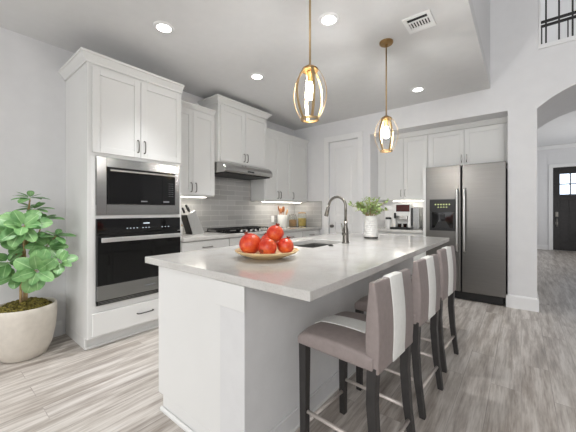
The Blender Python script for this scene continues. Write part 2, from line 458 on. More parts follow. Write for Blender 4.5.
# microwave
t = thing('microwave', 'built-in microwave with stainless trim frame above the wall oven', 'microwave', (-3.15, 1.33, 1.18))
a, b_, z0, z1 = .945, 1.735, 1.175, 1.692
tf = MB(); fp = FX+.012
tf.box(FX+.001, fp, a, a+.08, z0, z1).box(FX+.001, fp, b_-.05, b_, z0, z1).box(FX+.001, fp, a+.08, b_-.05, z0, z0+.095).box(FX+.001, fp, a+.08, b_-.05, z1-.085, z1)
tf.build('trim_frame', 'steel', t, .002)
ga, gb, gz0, gz1 = a+.08, b_-.05, z0+.095, z1-.085
MB().box(-3.35, FX+.006, ga, gb, gz0, gz1).build('housing', 'black', t)
g = MB().box(FX+.006, FX+.020, ga+.006, gb-.145, gz0+.008, gz1-.004).build('door', 'blackglass', t, .002)
MB().tube([(FX+.032, ga+.02, gz1-.03), (FX+.036, (ga+gb)/2, gz1-.03), (FX+.032, gb-.01, gz1-.03)], .0105, 10).box(FX+.018, FX+.034, ga+.03, ga+.045, gz1-.036, gz1-.024).box(FX+.018, FX+.034, gb-.16, gb-.148, gz1-.036, gz1-.024).build('handle', 'chrome', g, smooth=False)
p = MB().box(FX+.006, FX+.018, gb-.143, gb-.004, gz0+.008, gz1-.004).build('control_panel', 'blackglass', t, .002)
mk = MB()
for r in range(7):
    for c in range(3):
        mk.box(FX+.018, FX+.0186, gb-.075+c*.02, gb-.066+c*.02, gz0+.09+r*.022, gz0+.094+r*.022)
mk.build('keypad', 'mark', p)
MB().box(FX+.018, FX+.0186, gb-.135, gb-.07, gz0+.025, gz0+.042).build('model_mark', 'mark', p)
MB().box(FX+.020, FX+.0206, ga+.30, ga+.36, gz0+.028, gz0+.040).build('badge', 'mark', g)

# wall oven
t = thing('built_in_oven', 'black glass built-in wall oven with stainless lower band under the microwave', 'oven', (-3.15, 1.33, .375))
a, b_ = .945, 1.738
MB().box(-3.4, FX+.002, a+.02, b_-.02, .38, 1.135).build('housing', 'black', t)
p = MB().box(FX+.002, FX+.022, a, b_, 1.005, 1.14).build('control_panel', 'blackglass', t, .002)
MB().box(FX+.022, FX+.0226, 1.345, 1.405, 1.087, 1.097).build('clock_display', 'bluedigits', p)
for y in [1.19+k*.03 for k in range(4)]+[1.335+k*.03 for k in range(3)]+[1.53+k*.034 for k in range(3)]:
    MB().box(FX+.022, FX+.0226, y, y+.012, 1.046, 1.052).build('button_mark', 'bluedigits', p)
d = MB().box(FX+.002, FX+.03, a, b_, .555, 1.0).build('door', 'blackglass', t, .002)
MB().box(FX+.055, FX+.073, a+.02, b_-.02, .935, .975).box(FX+.028, FX+.056, a+.06, a+.085, .942, .968).box(FX+.028, FX+.056, b_-.085, b_-.06, .942, .968).build('handle', 'bright_steel', d, .006)
pb = MB().box(FX+.002, FX+.03, a, b_, .42, .552).build('lower_band', 'steel', t, .002)
MB().box(FX+.030, FX+.0306, 1.36, 1.46, .478, .49).build('badge', 'mark', pb)
vt = MB().box(FX+.002, FX+.012, a, b_, .378, .416)
vt.build('vent_base', 'black', t)
vs = MB()
for k in range(3): vs.box(FX+.012, FX+.026, a+.005, b_-.005, .382+k*.012, .387+k*.012)
vs.build('vent_slats', 'steel', t)

# ------------------------------------------------------------------ upper cabinets on the left wall
UX = -3.18
def upper(name, label, y0, y1, z0, z1, xf, doors, crown_path, prof=CRS, zc=None):
    t = thing(name, label, 'cabinet', ((WX+xf)/2, (y0+y1)/2, z0), 'upper cabinets along the tiled wall')
    MB().box(WX+.014, xf-.02, y0, y1, z0, z1).build('body', 'cab', t, .002)
    for a, b_, hy in doors:
        d = shaker('x', xf, 1, a, b_, z0+.012, z1-.03).build('door', 'cab', t, .002)
        pull('x', xf, 1, hy, z0+.10, .11).build('handle', 'pull', d, smooth=True)
    crown(crown_path, z1, prof, -1).build('crown_molding', 'cab', t)
    return t
upper('upper_cabinet', 'white two-door wall cabinet just right of the oven tower', 1.767, 2.428, 1.40, 2.475, UX, [(1.79, 2.09, 2.06), (2.094, 2.42, 2.125)], [(UX-.02, 1.767), (UX-.02, 2.426)])
upper('upper_cabinet', 'tall white two-door wall cabinet above the range hood', 2.43, 3.362, 1.862, 2.64, -3.10, [(2.455, 2.892, 2.865), (2.897, 3.352, 2.924)], [(WX+.014, 2.43), (-3.12, 2.43), (-3.12, 3.362), (WX+.014, 3.362)], CR)
upper('upper_cabinet', 'white two-door wall cabinet right of the range hood', 3.394, 4.062, 1.37, 2.475, UX, [(3.405, 3.73, 3.70), (3.735, 4.058, 3.765)], [(UX-.02, 3.394), (UX-.02, 4.062)])
upper('upper_cabinet', 'narrow single-door white wall cabinet in the corner by the pantry door', 4.065, 4.585, 1.37, 2.475, UX, [(4.07, 4.575, 4.11)], [(UX-.02, 4.065), (UX-.02, 4.598)])
for y0, y1, z, lab in ((1.80, 2.36, 1.40, 'lit under-cabinet strip light beside the oven tower'), (3.50, 4.5, 1.37, 'lit under-cabinet strip light over the spoons and food jars')):
    t = thing('strip_light', lab, 'light', (-3.33, (y0+y1)/2, z-.02), 'under-cabinet strip lights')
    MB().box(-3.37, -3.26, y0, y1, z-.012, z).build('housing', 'plate', t, .002)
    MB().box(-3.36, -3.27, y0+.01, y1-.01, z-.016, z-.012).build('diffuser', 'strip', t)
# range hood
t = thing('range_hood', 'stainless steel under-cabinet range hood above the gas cooktop', 'range hood', (-3.25, 2.9, 1.70))
prof = [(WX+.014, 1.862), (-3.13, 1.862), (-3.06, 1.852), (-3.01, 1.82), (-2.985, 1.775), (-2.985, 1.735), (-3.0, 1.72), (WX+.014, 1.72)]
MB().prism([(x, 2.435, z) for x, z in prof], (0, .922, 0)).build('canopy', 'hood_steel', t, .004)
MB().box(WX+.03, -3.02, 2.46, 3.335, 1.706, 1.72).build('filter', 'iron', t)
kk = MB().box(-2.9865, -2.981, 2.84, 2.96, 1.745, 1.765).build('control_strip', 'black', t, .002)

# backsplash
struct('trim_backsplash', MB().box(WX, WX+.012, 1.77, YB, .914, 1.40).box(WX, WX+.012, 2.43, 3.39, 1.40, 1.862), 'tile_left')
struct('trim_backsplash_return', MB().box(WX+.012, -2.868, YB-.012, YB, .914, 1.385), 'tile_back')

# ------------------------------------------------------------------ base cabinets, left run
def base_cab(label, y0, y1, drawers, doors):
    t = thing('base_cabinet', label, 'cabinet', (-3.2, (y0+y1)/2, 0), 'base cabinets along the tiled wall')
    MB().box(WX+.014, FX-.02, y0, y1, .1, .872).build('body', 'cab', t, .002)
    MB().box(WX+.014, FX-.09, y0, y1, 0, .1).build('toe_kick', 'cab', t)
    for a, b_, hl in drawers:
        d = MB().box(FX-.02, FX, a, b_, .70, .858).build('drawer', 'cab', t, .003)
        pull('x', FX, 1, (a+b_)/2, .785, .13, False).build('handle', 'pull', d, smooth=True)
    for a, b_, hy in doors:
        d = shaker('x', FX, 1, a, b_, .115, .692).build('door', 'cab', t, .002)
        pull('x', FX, 1, hy, .60, .11).build('handle', 'pull', d, smooth=True)
base_cab('white base cabinet with a wide drawer beside the oven tower', 1.767, 2.44, [(1.775, 2.434, 0)], [(1.775, 2.102, 2.07), (2.106, 2.434, 2.14)])
base_cab('white base cabinet directly under the gas cooktop', 2.442, 3.37, [(2.448, 3.364, 0)], [(2.448, 2.904, 2.87), (2.908, 3.364, 2.94)])
base_cab('white base cabinet under the spoon crock', 3.372, 4.03, [(3.378, 4.024, 0)], [(3.378, 3.70, 3.67), (3.704, 4.024, 3.74)])
base_cab('white base cabinet at the far corner next to the pantry door', 4.032, 4.585, [(4.038, 4.575, 0)], [(4.038, 4.575, 4.08)])
tag(MB().box(WX+.014, -2.868, 1.77, YB-.013, .874, .914).build('countertop', 'quartz', None, .003), 'long pale quartz countertop running along the tiled wall', 'countertop')
# cooktop
t = thing('cooktop', 'black gas cooktop with iron grates set in the wall counter', 'cooktop', (-3.18, 2.9, .914))
MB().box(-3.44, -2.93, 2.46, 3.36, .9145, .924).build('glass_top', 'blackglass', t, .003)
for k in range(3):
    g = MB(); a = 2.475+k*.292; b_ = a+.28
    for yy in (a, b_-.012): g.box(-3.42, -3.06, yy, yy+.012, .948, .962)
    for xx in (-3.42, -3.072): g.box(xx, xx+.012, a, b_, .948, .962)
    for xx in (-3.33, -3.24, -3.15): g.box(xx, xx+.01, a, b_, .948, .962)
    g.box(-3.42, -3.06, (a+b_)/2-.005, (a+b_)/2+.005, .948, .962)
    for yy in (a, b_-.012):
        for xx in (-3.42, -3.072): g.box(xx, xx+.012, yy, yy+.012, .924, .948)
    g.build('grate', 'iron', t, .002)
for x, y in ((-3.33, 2.615), (-3.15, 2.615), (-3.24, 2.907), (-3.33, 3.2), (-3.15, 3.2)):
    MB().lathe([(0, 0), (.045, 0), (.045, .008), (.03, .012), (.03, .02), (0, .022)], (x, y, .924), 18).build('burner', 'iron', t, smooth=False)
for k in range(5):
    MB().lathe([(0, 0), (.02, 0), (.018, .024), (0, .025)], (-2.985, 2.72+k*.09, .924), 16).build('knob', 'chrome', t)

# ------------------------------------------------------------------ nook: coffee station and refrigerator
NF = 4.90
def nook_upper(label, x0, x1, z0, doors):
    t = thing('upper_cabinet', label, 'cabinet', ((x0+x1)/2, 5.07, z0), 'upper cabinets in the refrigerator nook')
    MB().box(x0, x1, NF+.02, 5.248, z0, 2.40).build('body', 'cab', t, .002)
    for a, b_, hx in doors:
        d = shaker('y', NF, -1, a, b_, z0+.008, 2.385).build('door', 'cab', t, .002)
        pull('y', NF, -1, hx, z0+.11, .11).build('handle', 'chrome', d, smooth=True)
    crown([(x0, NF+.018), (x1, NF+.018)], 2.40, [(0, 0), (.02, 0), (.03, .02), (.05, .05), (.05, .07), (0, .07)], -1).build('crown_molding', 'cab', t)
nook_upper('white two-door wall cabinet above the coffee machine', -1.938, -1.132, 1.385, [(-1.86, -1.505, -1.535), (-1.50, -1.14, -1.47)])
nook_upper('short wide white two-door cabinet above the refrigerator', -1.13, -.132, 1.855, [(-1.115, -.645, -.675), (-.64, -.175, -.61)])
t = thing('strip_light', 'lit under-cabinet strip light above the coffee machine', 'light', (-1.5, 5.0, 1.365), 'under-cabinet strip lights')
MB().box(-1.70, -1.16, 4.96, 5.06, 1.372, 1.384).build('housing', 'plate', t, .002)
MB().box(-1.69, -1.17, 4.97, 5.05, 1.368, 1.372).build('diffuser', 'strip', t)
tag(MB().box(-1.13, -1.088, 4.62, 5.248, 0, 1.853).build('end_panel', 'cab', None, .002), 'tall narrow white panel between the coffee counter and the refrigerator', 'panel')
t = thing('base_cabinet', 'white base cabinet under the coffee machine', 'cabinet', (-1.53, 4.93, 0))
MB().box(-1.938, -1.132, 4.66, 5.248, .1, .872).build('body', 'cab', t, .002)
MB().box(-1.938, -1.132, 4.73, 5.248, 0, .1).build('toe_kick', 'cab', t)
d = MB().box(-1.93, -1.14, 4.64, 4.66, .70, .858).build('drawer', 'cab', t, .003)
pull('y', 4.64, -1, -1.53, .785, .13, False).build('handle', 'chrome', d, smooth=True)
for a, b_, hx in ((-1.93, -1.537, -1.57), (-1.533, -1.14, -1.5)):
    d = shaker('y', 4.64, -1, a, b_, .115, .692).build('door', 'cab', t, .002)
    pull('y', 4.64, -1, hx, .6, .11).build('handle', 'chrome', d, smooth=True)
tag(MB().box(-1.938, -1.132, 4.61, 5.248, .874, .914).build('countertop', 'quartz', None, .003), 'short quartz countertop under the coffee machine in the nook', 'countertop')
struct('trim_backsplash_nook', MB().box(-1.938, -1.132, 5.24, 5.25, .914, 1.385), 'trim')

t = thing('refrigerator', 'stainless steel side-by-side refrigerator with black ice dispenser', 'refrigerator', (-.62, 4.9, 0))
MB().box(-1.07, -.155, 4.625, 5.22, .03, 1.80).build('body', 'darkgap', t, .004)
for a, b_, n in ((-1.078, -.640, 0), (-.625, -.147, 1)):
    d = MB().box(a, b_, 4.55, 4.62, .115, 1.832).build('door', 'steel_v', t, .008, seg=3)
    hx = b_-.035 if n == 0 else a+.035
    h = MB()
    pts = [(hx, 4.55, 1.50), (hx, 4.50, 1.485), (hx, 4.485, 1.40), (hx, 4.482, 1.08), (hx, 4.485, .76), (hx, 4.50, .675), (hx, 4.55, .66)]
    h.tube(pts, .013, 12).build('handle', 'bright_steel', d, smooth=True)
    if n == 0:
        ds = MB(); x0, x1 = -1.025, -.70
        ds.box(x0, x1, 4.54, 4.5501, 1.19, 1.37)
        ds.box(x0, x0+.03, 4.54, 4.5501, .93, 1.19).box(x1-.03, x1, 4.54, 4.5501, .93, 1.19).box(x0+.03, x1-.03, 4.54, 4.5501, .93, .965)
        dd = ds.build('dispenser', 'black', d, .003)
        MB().box(x0+.03, x1-.03, 4.547, 4.5502, .965, 1.19).build('dispenser_recess', 'blackglass', dd)
        MB().box(-.893, -.833, 4.525, 4.547, 1.09, 1.16).prism([(-.963, 4.545, .97), (-.763, 4.545, .97), (-.813, 4.545, 1.06), (-.913, 4.545, 1.06)], (0, -.006, 0)).build('dispenser_paddle', 'iron', dd, .003)
        dg = MB()
        for k in range(6): dg.box(-.955+k*.035, -.941+k*.035, 4.5392, 4.54, 1.29, 1.305)
        for k in range(4): dg.box(-.92+k*.035, -.905+k*.035, 4.5392, 4.54, 1.255, 1.265)
        dg.build('display_digits', 'digits', dd)
MB().box(-1.075, -.175, 4.58, 4.64, .01, .11).build('base_grille', 'black', t, .004)

# ------------------------------------------------------------------ island
t = thing('kitchen_island', 'white kitchen island base with a grey painted seating side', 'island', (-1.38, 2.27, 0))
ix0, ix1, iy0, iy1 = -1.772, -.987, .92, 3.60
MB().box(ix0+.02, -1.162, iy0+.02, iy0+.04, .1, .872).box(ix0+.02, -1.162, iy1-.02, iy1, .1, .872).box(ix0+.02, ix0+.04, iy0+.04, iy1-.02, .1, .872).box(ix0+.04, -1.162, iy0+.04, iy1-.02, .1, .12).build('body', 'cab', t)
ep = MB().box(ix0, -1.162, iy0, iy0+.02, .085, .872).box(ix0+.055, -1.162, iy0, iy0+.02, 0, .085)
ep.build('end_panel', 'cab', t, .002)
MB().box(ix0+.06, ix0+.08, iy0+.02, iy1, 0, .1).build('toe_kick', 'cab', t)
MB().box(-1.162, ix1, iy0-.004, iy1, 0, .872).build('seating_side_wall', 'knee', t, .003)['label'] = 'grey painted wall under the counter overhang'
bt = crown([(ix0+.05, iy0-.004), (ix1, iy0-.004), (ix1, iy1)], 0, [(0, 0), (.014, 0), (.014, .012), (.006, .02), (0, .02)], -1)
bt.build('shoe_molding', 'cab', t)
MB().box(ix1, ix1+.012, iy0, iy1, .02, .11).build('baseboard', 'knee', t, .003)
MB().box(-1.19, ix1+.006, iy0-.011, iy0-.004, .752, .872).build('corner_cap', 'cab', t, .002)
n = 5; wdt = (iy1-iy0-.03)/n
for k in range(n):
    a = iy0+.024+k*wdt
    d = shaker('x', ix0, -1, a, a+wdt-.004, .115, .692).build('door', 'cab', t, .002)
    pull('x', ix0, -1, a+wdt-.05, .6, .11).build('handle', 'pull', d, smooth=True)
    d = MB().box(ix0, ix0+.02, a, a+wdt-.004, .70, .858).build('drawer', 'cab', t, .003)
    pull('x', ix0, -1, a+wdt/2, .785, .13, False).build('handle', 'pull', d, smooth=True)
# counter with sink cut-out
CX0, CX1, CY0, CY1 = -1.923, -.618, .905, 3.633
SX0, SX1, SY0, SY1 = -1.70, -1.318, 1.97, 2.57
mb = MB(); bm = mb.bm
def ring(x0, x1, y0, y1, z): return [bm.verts.new(p) for p in ((x0,y0,z),(x1,y0,z),(x1,y1,z),(x0,y1,z))]
ot, it, ob, ib = ring(CX0,CX1,CY0,CY1,.914), ring(SX0,SX1,SY0,SY1,.914), ring(CX0,CX1,CY0,CY1,.874), ring(SX0,SX1,SY0,SY1,.874)
for i in range(4):
    j = (i+1) % 4
    bm.faces.new((ot[i], ot[j], it[j], it[i])); bm.faces.new((ob[i], ib[i], ib[j], ob[j]))
    bm.faces.new((ot[i], ob[i], ob[j], ot[j])); bm.faces.new((it[i], it[j], ib[j], ib[i]))
tag(mb.build('island_countertop', 'quartz', None, .004), 'large pale quartz countertop on the kitchen island', 'countertop')
sk = MB()
e = .002
sk.box(SX0-.02, SX0+e, SY0-.02, SY1+.02, .68, .8735).box(SX1-e, SX1+.02, SY0-.02, SY1+.02, .68, .8735)
sk.box(SX0, SX1, SY0-.02, SY0+e, .68, .8735).box(SX0, SX1, SY1-e, SY1+.02, .68, .8735).box(SX0-.02, SX1+.02, SY0-.02, SY1+.02, .665, .68)
t = thing('sink', 'stainless undermount sink set in the island countertop', 'sink', (-1.515, 2.285, .665))
sk.build('basin', 'sink_steel', t, .004)
MB().lathe([(0, 0), (.045, 0), (.045, .003), (.03, .002), (0, .001)], (-1.515, 2.285, .68), 24).build('drain', 'chrome', t)
# faucet
FXx, FY = -1.262, 2.43
t = thing('faucet', 'tall gooseneck pull-down faucet standing beside the island sink', 'faucet', (FXx, FY, .914))
MB().lathe([(0, 0), (.033, 0), (.033, .01), (.028, .02), (.027, .10), (.0245, .125), (.018, .15), (.0145, .2), (0, .2)], (FXx, FY, .914), 24).build('body', 'faucet', t, smooth=True)
pts = [(FXx, FY, 1.11)]
rr = .088; top = 1.255
for k in range(13):
    a = PI*k/12*.90
    pts.append((FXx-rr+rr*math.cos(a), FY, top+rr*math.sin(a)))
lx, lz = pts[-1][0], pts[-1][2]
pts.append((lx-.012, FY, lz-.03))
MB().tube(pts, .0125, 14).build('spout', 'faucet', t, smooth=True)
MB().tube([(lx-.010, FY, lz-.022), (lx-.020, FY, lz-.06), (lx-.034, FY, lz-.115), (lx-.036, FY, lz-.122)], [.0155, .0165, .021, .019], 16).build('spray_head', 'faucet', t, smooth=True)
MB().tube([(FXx, FY-.02, 1.0), (FXx, FY-.042, 1.004)], .017, 14).tube([(FXx, FY-.036, 1.004), (FXx-.005, FY-.045, 1.03), (FXx-.012, FY-.058, 1.10)], [.009, .008, .006], 10).build('handle', 'faucet', t, smooth=True)
tag(MB().lathe([(0, 0), (.022, 0), (.022, .006), (.012, .009), (.012, .014), (0, .015)], (-1.265, 2.17, .914), 20).build('air_switch', 'black_pull'), 'small round dark button on the island counter by the faucet', 'button')

# bowl of pomegranates
bc = (-1.278, 1.384, .914)
bw = MB().lathe([(0, .0), (.098, .0), (.104, .004), (.108, .008), (.15, .019), (.19, .036), (.205, .048), (.202, .053), (.184, .045), (.14, .024), (.08, .013), (0, .012)], bc, 48)
tag(bw.build('fruit_bowl', 'bowl', smooth=True), 'wide shallow pale wooden bowl of fruit on the island counter', 'bowl')
def pix(u, v, t):
    r = (u-288)/291.6; s_, c_ = math.sin(math.radians(38.62)), math.cos(math.radians(38.62))
    return Vector((t*(-s_+c_*r), t*(c_+s_*r), 1.22+t*(210-v)/291.6))
pom_spec = [  # centre x, y, z, radius, calyx direction, label
    ((-1.345, 1.300, 1.004), .072, (-.2, -.3, 1), 'largest red pomegranate at the left of the bowl'),
    ((-1.203, 1.306, .991), .058, (.1, -1, -.25), 'red pomegranate at the front centre of the bowl'),
    ((-1.155, 1.420, .994), .053, (.2, .3, 1), 'red pomegranate at the right end of the bowl'),
    ((-1.335, 1.465, 1.000), .064, (-.6, .2, .8), 'red pomegranate at the back of the bowl behind the front ones'),
    ((-1.232, 1.412, 1.070), .056, (.25, .1, 1), 'red pomegranate stacked on top of the others, its crown upward'),
]
for c, r, dr, lab in pom_spec:
    t = thing('pomegranate', lab, 'fruit', (c[0], c[1], c[2]-r*.95), 'pomegranates in the bowl')
    q = Vector(dr).normalized().to_track_quat('Z', 'Y').to_matrix()
    mb = MB()
    bmesh.ops.create_uvsphere(mb.bm, u_segments=24, v_segments=16, radius=1)
    for v in mb.bm.verts:
        a = math.atan2(v.co.y, v.co.x); k = 1+.025*math.cos(6*a)*(1-v.co.z**2)
        n3 = Vector((v.co.x*k, v.co.y*k, v.co.z*.92+.05*max(0, v.co.z)**6))
        v.co = Vector(c)+q @ (n3*r)
    mb.build('flesh', 'pom', t, smooth=True)
    cal = MB()
    R0 = []
    for rad, zz, amp in ((.012, .88, 0), (.009, .98, 0), (.013, 1.04, .003)):
        ring_ = []
        for k in range(12):
            z_ = zz*r+(amp*3 if k % 2 == 0 and amp else 0); ra = rad+(amp if k % 2 == 0 else 0)
            ring_.append(Vector(c)+q @ Vector((ra*math.cos(k*PI/6), ra*math.sin(k*PI/6), z_)))
        R0.append(ring_)
    cal.rings(R0).build('crown', 'calyx', t)

# ------------------------------------------------------------------ leaves
def leaf(mb, base, d, up, ln, wd, bend=.15, nseg=8, tip=.9):
    bm = mb.bm; uvl = bm.loops.layers.uv.verify()
    d = d.normalized(); sd = d.cross(up).normalized(); up = sd.cross(d).normalized()
    rows = []
    for i in range(nseg+1):
        s_ = i/nseg
        q_ = s_**1.12; wv = wd/2*(max(0, 1-(2*q_-1)**2))**.55 if 0 < i < nseg else wd*(.03 if i == 0 else .12)
        cen = base+d*(ln*s_)-up*(bend*ln*s_*s_)
        rows.append([(bm.verts.new(cen-sd*wv+up*wv*.22), 0, s_), (bm.verts.new(cen), .5, s_), (bm.verts.new(cen+sd*wv+up*wv*.22), 1, s_)])
    for a, b_ in zip(rows, rows[1:]):
        for k in (0, 1):
            q = (a[k], a[k+1], b_[k+1], b_[k])
            f = bm.faces.new([x[0] for x in q]); f.smooth = True
            for lp, x in zip(f.loops, q): lp[uvl].uv = (x[1], x[2])
# big potted plant
PX, PY = -3.262, .535
t = thing('potted_plant', 'broad-leaved green plant in a large cream pot on the floor by the oven tower', 'plant', (PX, PY, 0))
MB().lathe([(0, 0), (.130, 0), (.148, .01), (.182, .09), (.205, .21), (.214, .31), (.215, .38), (.212, .418), (.206, .425), (.198, .42), (.196, .39), (.194, .35), (0, .35)], (PX, PY, 0), 48).build('pot', 'pot', t, smooth=True)
ms = MB()
for k in range(300):
    a = random.uniform(0, 2*PI); r = .185*math.sqrt(random.random())
    ms.sphere((PX+r*math.cos(a)*.96, PY+r*math.sin(a)*.96, .395+.06*(1-(r/.185)**2)+random.uniform(-.006, .006)), random.uniform(.011, .02), u=6, v=4)
ms.lathe([(0, .35), (.19, .35), (.19, .39), (.1, .435), (0, .45)], (PX, PY, 0), 24)
ms = ms.build('moss', 'moss', t, smooth=True); ms['kind'] = 'stuff'
camd = Vector((3.2, -.54, .1)).normalized()
ros = [  # u, v, depth, axis tilt to camera, leaf count, leaf length, width
    (37, 271, 2.22, .85, 8, .165, .108), (23, 226, 2.26, .55, 8, .165, .105), (7, 262, 2.36, .4, 5, .15, .095), (5, 236, 2.32, .55, 6, .15, .1),
    (47, 246, 2.44, .45, 6, .14, .085), (30, 198, 2.44, .1, 6, .12, .065), (34, 209, 2.46, .15, 6, .13, .07), (56, 236, 2.50, .2, 6, .13, .07), (25, 246, 2.44, .3, 6, .14, .09), (44, 219, 2.50, .2, 6, .13, .075), (16, 276, 2.40, .5, 5, .13, .085), (60, 262, 2.38, .4, 4, .12, .08)]
fo = MB(); st = MB()
top = Vector((PX+.01, PY, .72))
st.tube([(PX, PY, .37), (PX+.006, PY+.004, .58), top, (PX, PY-.01, 1.0), pix(30, 200, 2.44)], [.017, .016, .014, .009, .005], 10)
st.tube([(PX+.035, PY-.03, .37), (PX+.03, PY-.03, .60), (PX+.02, PY-.02, .85)], [.011, .01, .007], 8)
for u, v, tt, tilt, n, ln, wd in ros:
    c = pix(u, v, tt)
    axis = (Vector((0, 0, 1))*(1-tilt)+camd*tilt+Vector((c.x-PX, c.y-PY, 0))*.8).normalized()
    st.tube([top+Vector((0, 0, min(.2, max(0, c.z-.95)))), (top+c)/2+Vector((0, 0, .0)), c], [.008, .006, .004], 6)
    a0 = random.uniform(0, 2*PI)
    e1 = axis.orthogonal().normalized(); e2 = axis.cross(e1)
    ni = max(3, n-3)
    for k in range(n+ni+1):
        lay = 0 if k < n else (1 if k < n+ni else 2)
        a = a0+(2*PI*k/n if lay == 0 else PI/n+2*PI*(k-n)/ni)+random.uniform(-.3, .3)
        lift = (random.uniform(-.15, .3), random.uniform(.45, .8), 1.6)[lay]
        d = (e1*math.cos(a)+e2*math.sin(a)+axis*lift)
        sc_ = (random.uniform(.85, 1.1), random.uniform(.62, .82), .5)[lay]
        l2 = ln*sc_*.92; w2 = wd*sc_*random.uniform(.9, 1.05)
        b0 = c+d.normalized()*.015
        tipp = b0+d.normalized()*l2
        if tipp.x < WX+.03 or (tipp.y > .85 and tipp.x < FX+.1) : l2 *= .55; w2 *= .75; d = d+Vector((.5, -.5, .1)); 
        leaf(fo, b0, d, axis, l2, w2, .12)
for v in fo.bm.verts:
    v.co.x = max(v.co.x, WX+.012)
    if v.co.x < FX+.03: v.co.y = min(v.co.y, .862)
fo.build('foliage', 'leaf', t, smooth=True)
st.build('stem', 'trunk', t, smooth=True)

# ribbed white pot with sprigs on the island
VX_, VY_ = -1.278, 3.05
t = thing('potted_plant', 'leafy sprigs in a ribbed white pot on the far end of the island counter', 'plant', (VX_, VY_, .914))
pr = [(0, 0), (.066, 0), (.070, .012), (.0715, .02)]
for k in range(9):
    z = .025+k*.022
    pr += [(.0740, z+.004), (.0760, z+.011), (.0740, z+.018), (.0695, z+.021)]
pr += [(.073, .24), (.069, .243), (.066, .235), (.065, .2), (0, .2)]
MB().lathe(pr, (VX_, VY_, .914), 40).build('pot', 'white_ceramic', t, smooth=True)
MB().lathe([(0, 0), (.068, 0), (.0705, .006), (.0715, .016), (.0745, .016), (.0735, .0), (0, -.0005)], (VX_, VY_, .9146), 32).build('pot_base_shade', 'black_pull', t)['label'] = 'dark ring painting the shadow at the pot base'  # dark ring stands in for the shadow around the pot base
fo = MB(); st = MB()
rs = random.Random(3)
for k in range(30):
    a = rs.uniform(0, 2*PI); rad = rs.uniform(.02, .23); hh = rs.uniform(.12, .31)*(1.1-2.2*rad)
    b0 = Vector((VX_+.02*math.cos(a), VY_+.02*math.sin(a), 1.12)); e_ = b0+Vector((rad*math.cos(a), rad*math.sin(a), hh))
    mid = (b0+e_)/2+Vector((0, 0, .04))
    st.tube([b0, mid, e_], [.0025, .002, .0015], 5)
    for j in range(13):
        s_ = .3+.7*j/12
        p = b0.lerp(mid, s_*2) if s_ < .5 else mid.lerp(e_, s_*2-1)
        dd = Vector((rs.uniform(-1, 1), rs.uniform(-1, 1), rs.uniform(-.3, .8)))
        leaf(fo, p, dd, Vector((rs.uniform(-.3, .5), rs.uniform(-.6, .2), 1)), rs.uniform(.035, .052), rs.uniform(.02, .03), .1, 4)
fo.build('foliage', 'sprig', t, smooth=True); st.build('stem', 'trunk', t)

# ------------------------------------------------------------------ counter things along the tiled wall
Z = .914
t = thing('canister', 'small white canister with wooden lid beside the oven tower', 'canister', (-3.30, 1.965, Z))
MB().lathe([(0, 0), (.045, 0), (.05, .006), (.05, .10), (.047, .106), (0, .106)], (-3.30, 1.965, Z), 28).build('jar_body', 'white_ceramic', t, smooth=False, bevel=.002)
MB().lathe([(0, 0), (.05, 0), (.05, .018), (0, .02)], (-3.30, 1.965, Z+.106), 28).build('lid', 'lidwood', t)
# knife block
KB = Vector((-3.27, 2.11, Z))
t = thing('knife_block', 'slanted stainless and black knife block on the wall counter', 'knife block', KB)
def KQ(a, h, w_):       # a along +y (lean), h height, w_ along x
    return (KB.x+w_*1.4, KB.y+a*1.25, KB.z+h*1.3)
side = [(-.0, 0), (.13, 0), (.135, .012), (.03, .235), (-.065, .19), (-.005, .02)]
MB().prism([KQ(a, h, -.045) for a, h in side], (.126, 0, 0)).build('block_body', 'bright_steel', t, .006)
MB().prism([KQ(a, h, -.05) for a, h in [(-.012, 0), (-.004, .012), (-.066, .19), (-.078, .185)]], (.13, 0, 0)).build('rear_panel', 'iron', t, .003)
kd = Vector((0, -.105, .225)).normalized()
for k, (a, h, wq, ln, lab) in enumerate([(-.045, .2, -.02, .085, 'black-handled knife at the left rear of the knife block'), (-.02, .21, .022, .075, 'black-handled knife nearest the room in the knife block'), (.0, .22, -.022, .095, 'longest black-handled knife at the right of the knife block')]):
    b0 = Vector(KQ(a, h, wq))
    o = thing('knife', lab, 'knife', b0, 'knives in the knife block')
    MB().tube([b0-kd*.05, b0+kd*.012], .0035, 6).build('blade', 'chrome', o)
    MB().tube([b0+kd*.012, b0+kd*.03, b0+kd*(ln-.01), b0+kd*ln], [.012, .0135, .0145, .009], 10).build('handle', 'blackhandle', o, smooth=True)
# crock and utensils
CR0 = Vector((-3.38, 4.07, Z))
t = thing('utensil_crock', 'white square-sided crock holding wooden spoons on the wall counter', 'crock', CR0)
MB().lathe([(0, 0), (.080, 0), (.087, .006), (.089, .21), (.086, .214), (.080, .208), (.077, .02), (0, .018)], CR0, 32).build('crock_body', 'white_ceramic', t, smooth=True)
for dx, dy, h, kind, lab in [(-.02, -.035, .28, 'wood', 'pale slim spatula leaning left in the crock'), (.02, -.01, .27, 'wood', 'brown round-headed wooden spoon in the middle of the crock'), (-.03, .008, .25, 'wood', 'brown wooden spoon behind the round-headed one'), (.022, .046, .23, 'lidwood', 'light wooden fork leaning right in the crock')]:
    b0 = CR0+Vector((dx*.3, dy*.3, .024)); e_ = CR0+Vector((dx*1.9, dy*2.0, h*1.3))
    o = thing('wooden_spoon' if kind == 'wood' else 'wooden_fork', lab, 'utensil', b0, 'utensils in the crock')
    dr = (e_-b0).normalized()
    MB().tube([b0, b0+dr*(h*1.3-.085)], .005, 8).build('handle', kind, o, smooth=True)
    q = dr.to_track_quat('Z', 'X').to_matrix()
    mb = MB(); bmesh.ops.create_uvsphere(mb.bm, u_segments=14, v_segments=10, radius=1)
    for v in mb.bm.verts: v.co = e_-dr*.035+q @ Vector((v.co.x*.008, v.co.y*.030, v.co.z*.055))
    mb.build('head', kind, o, smooth=True)
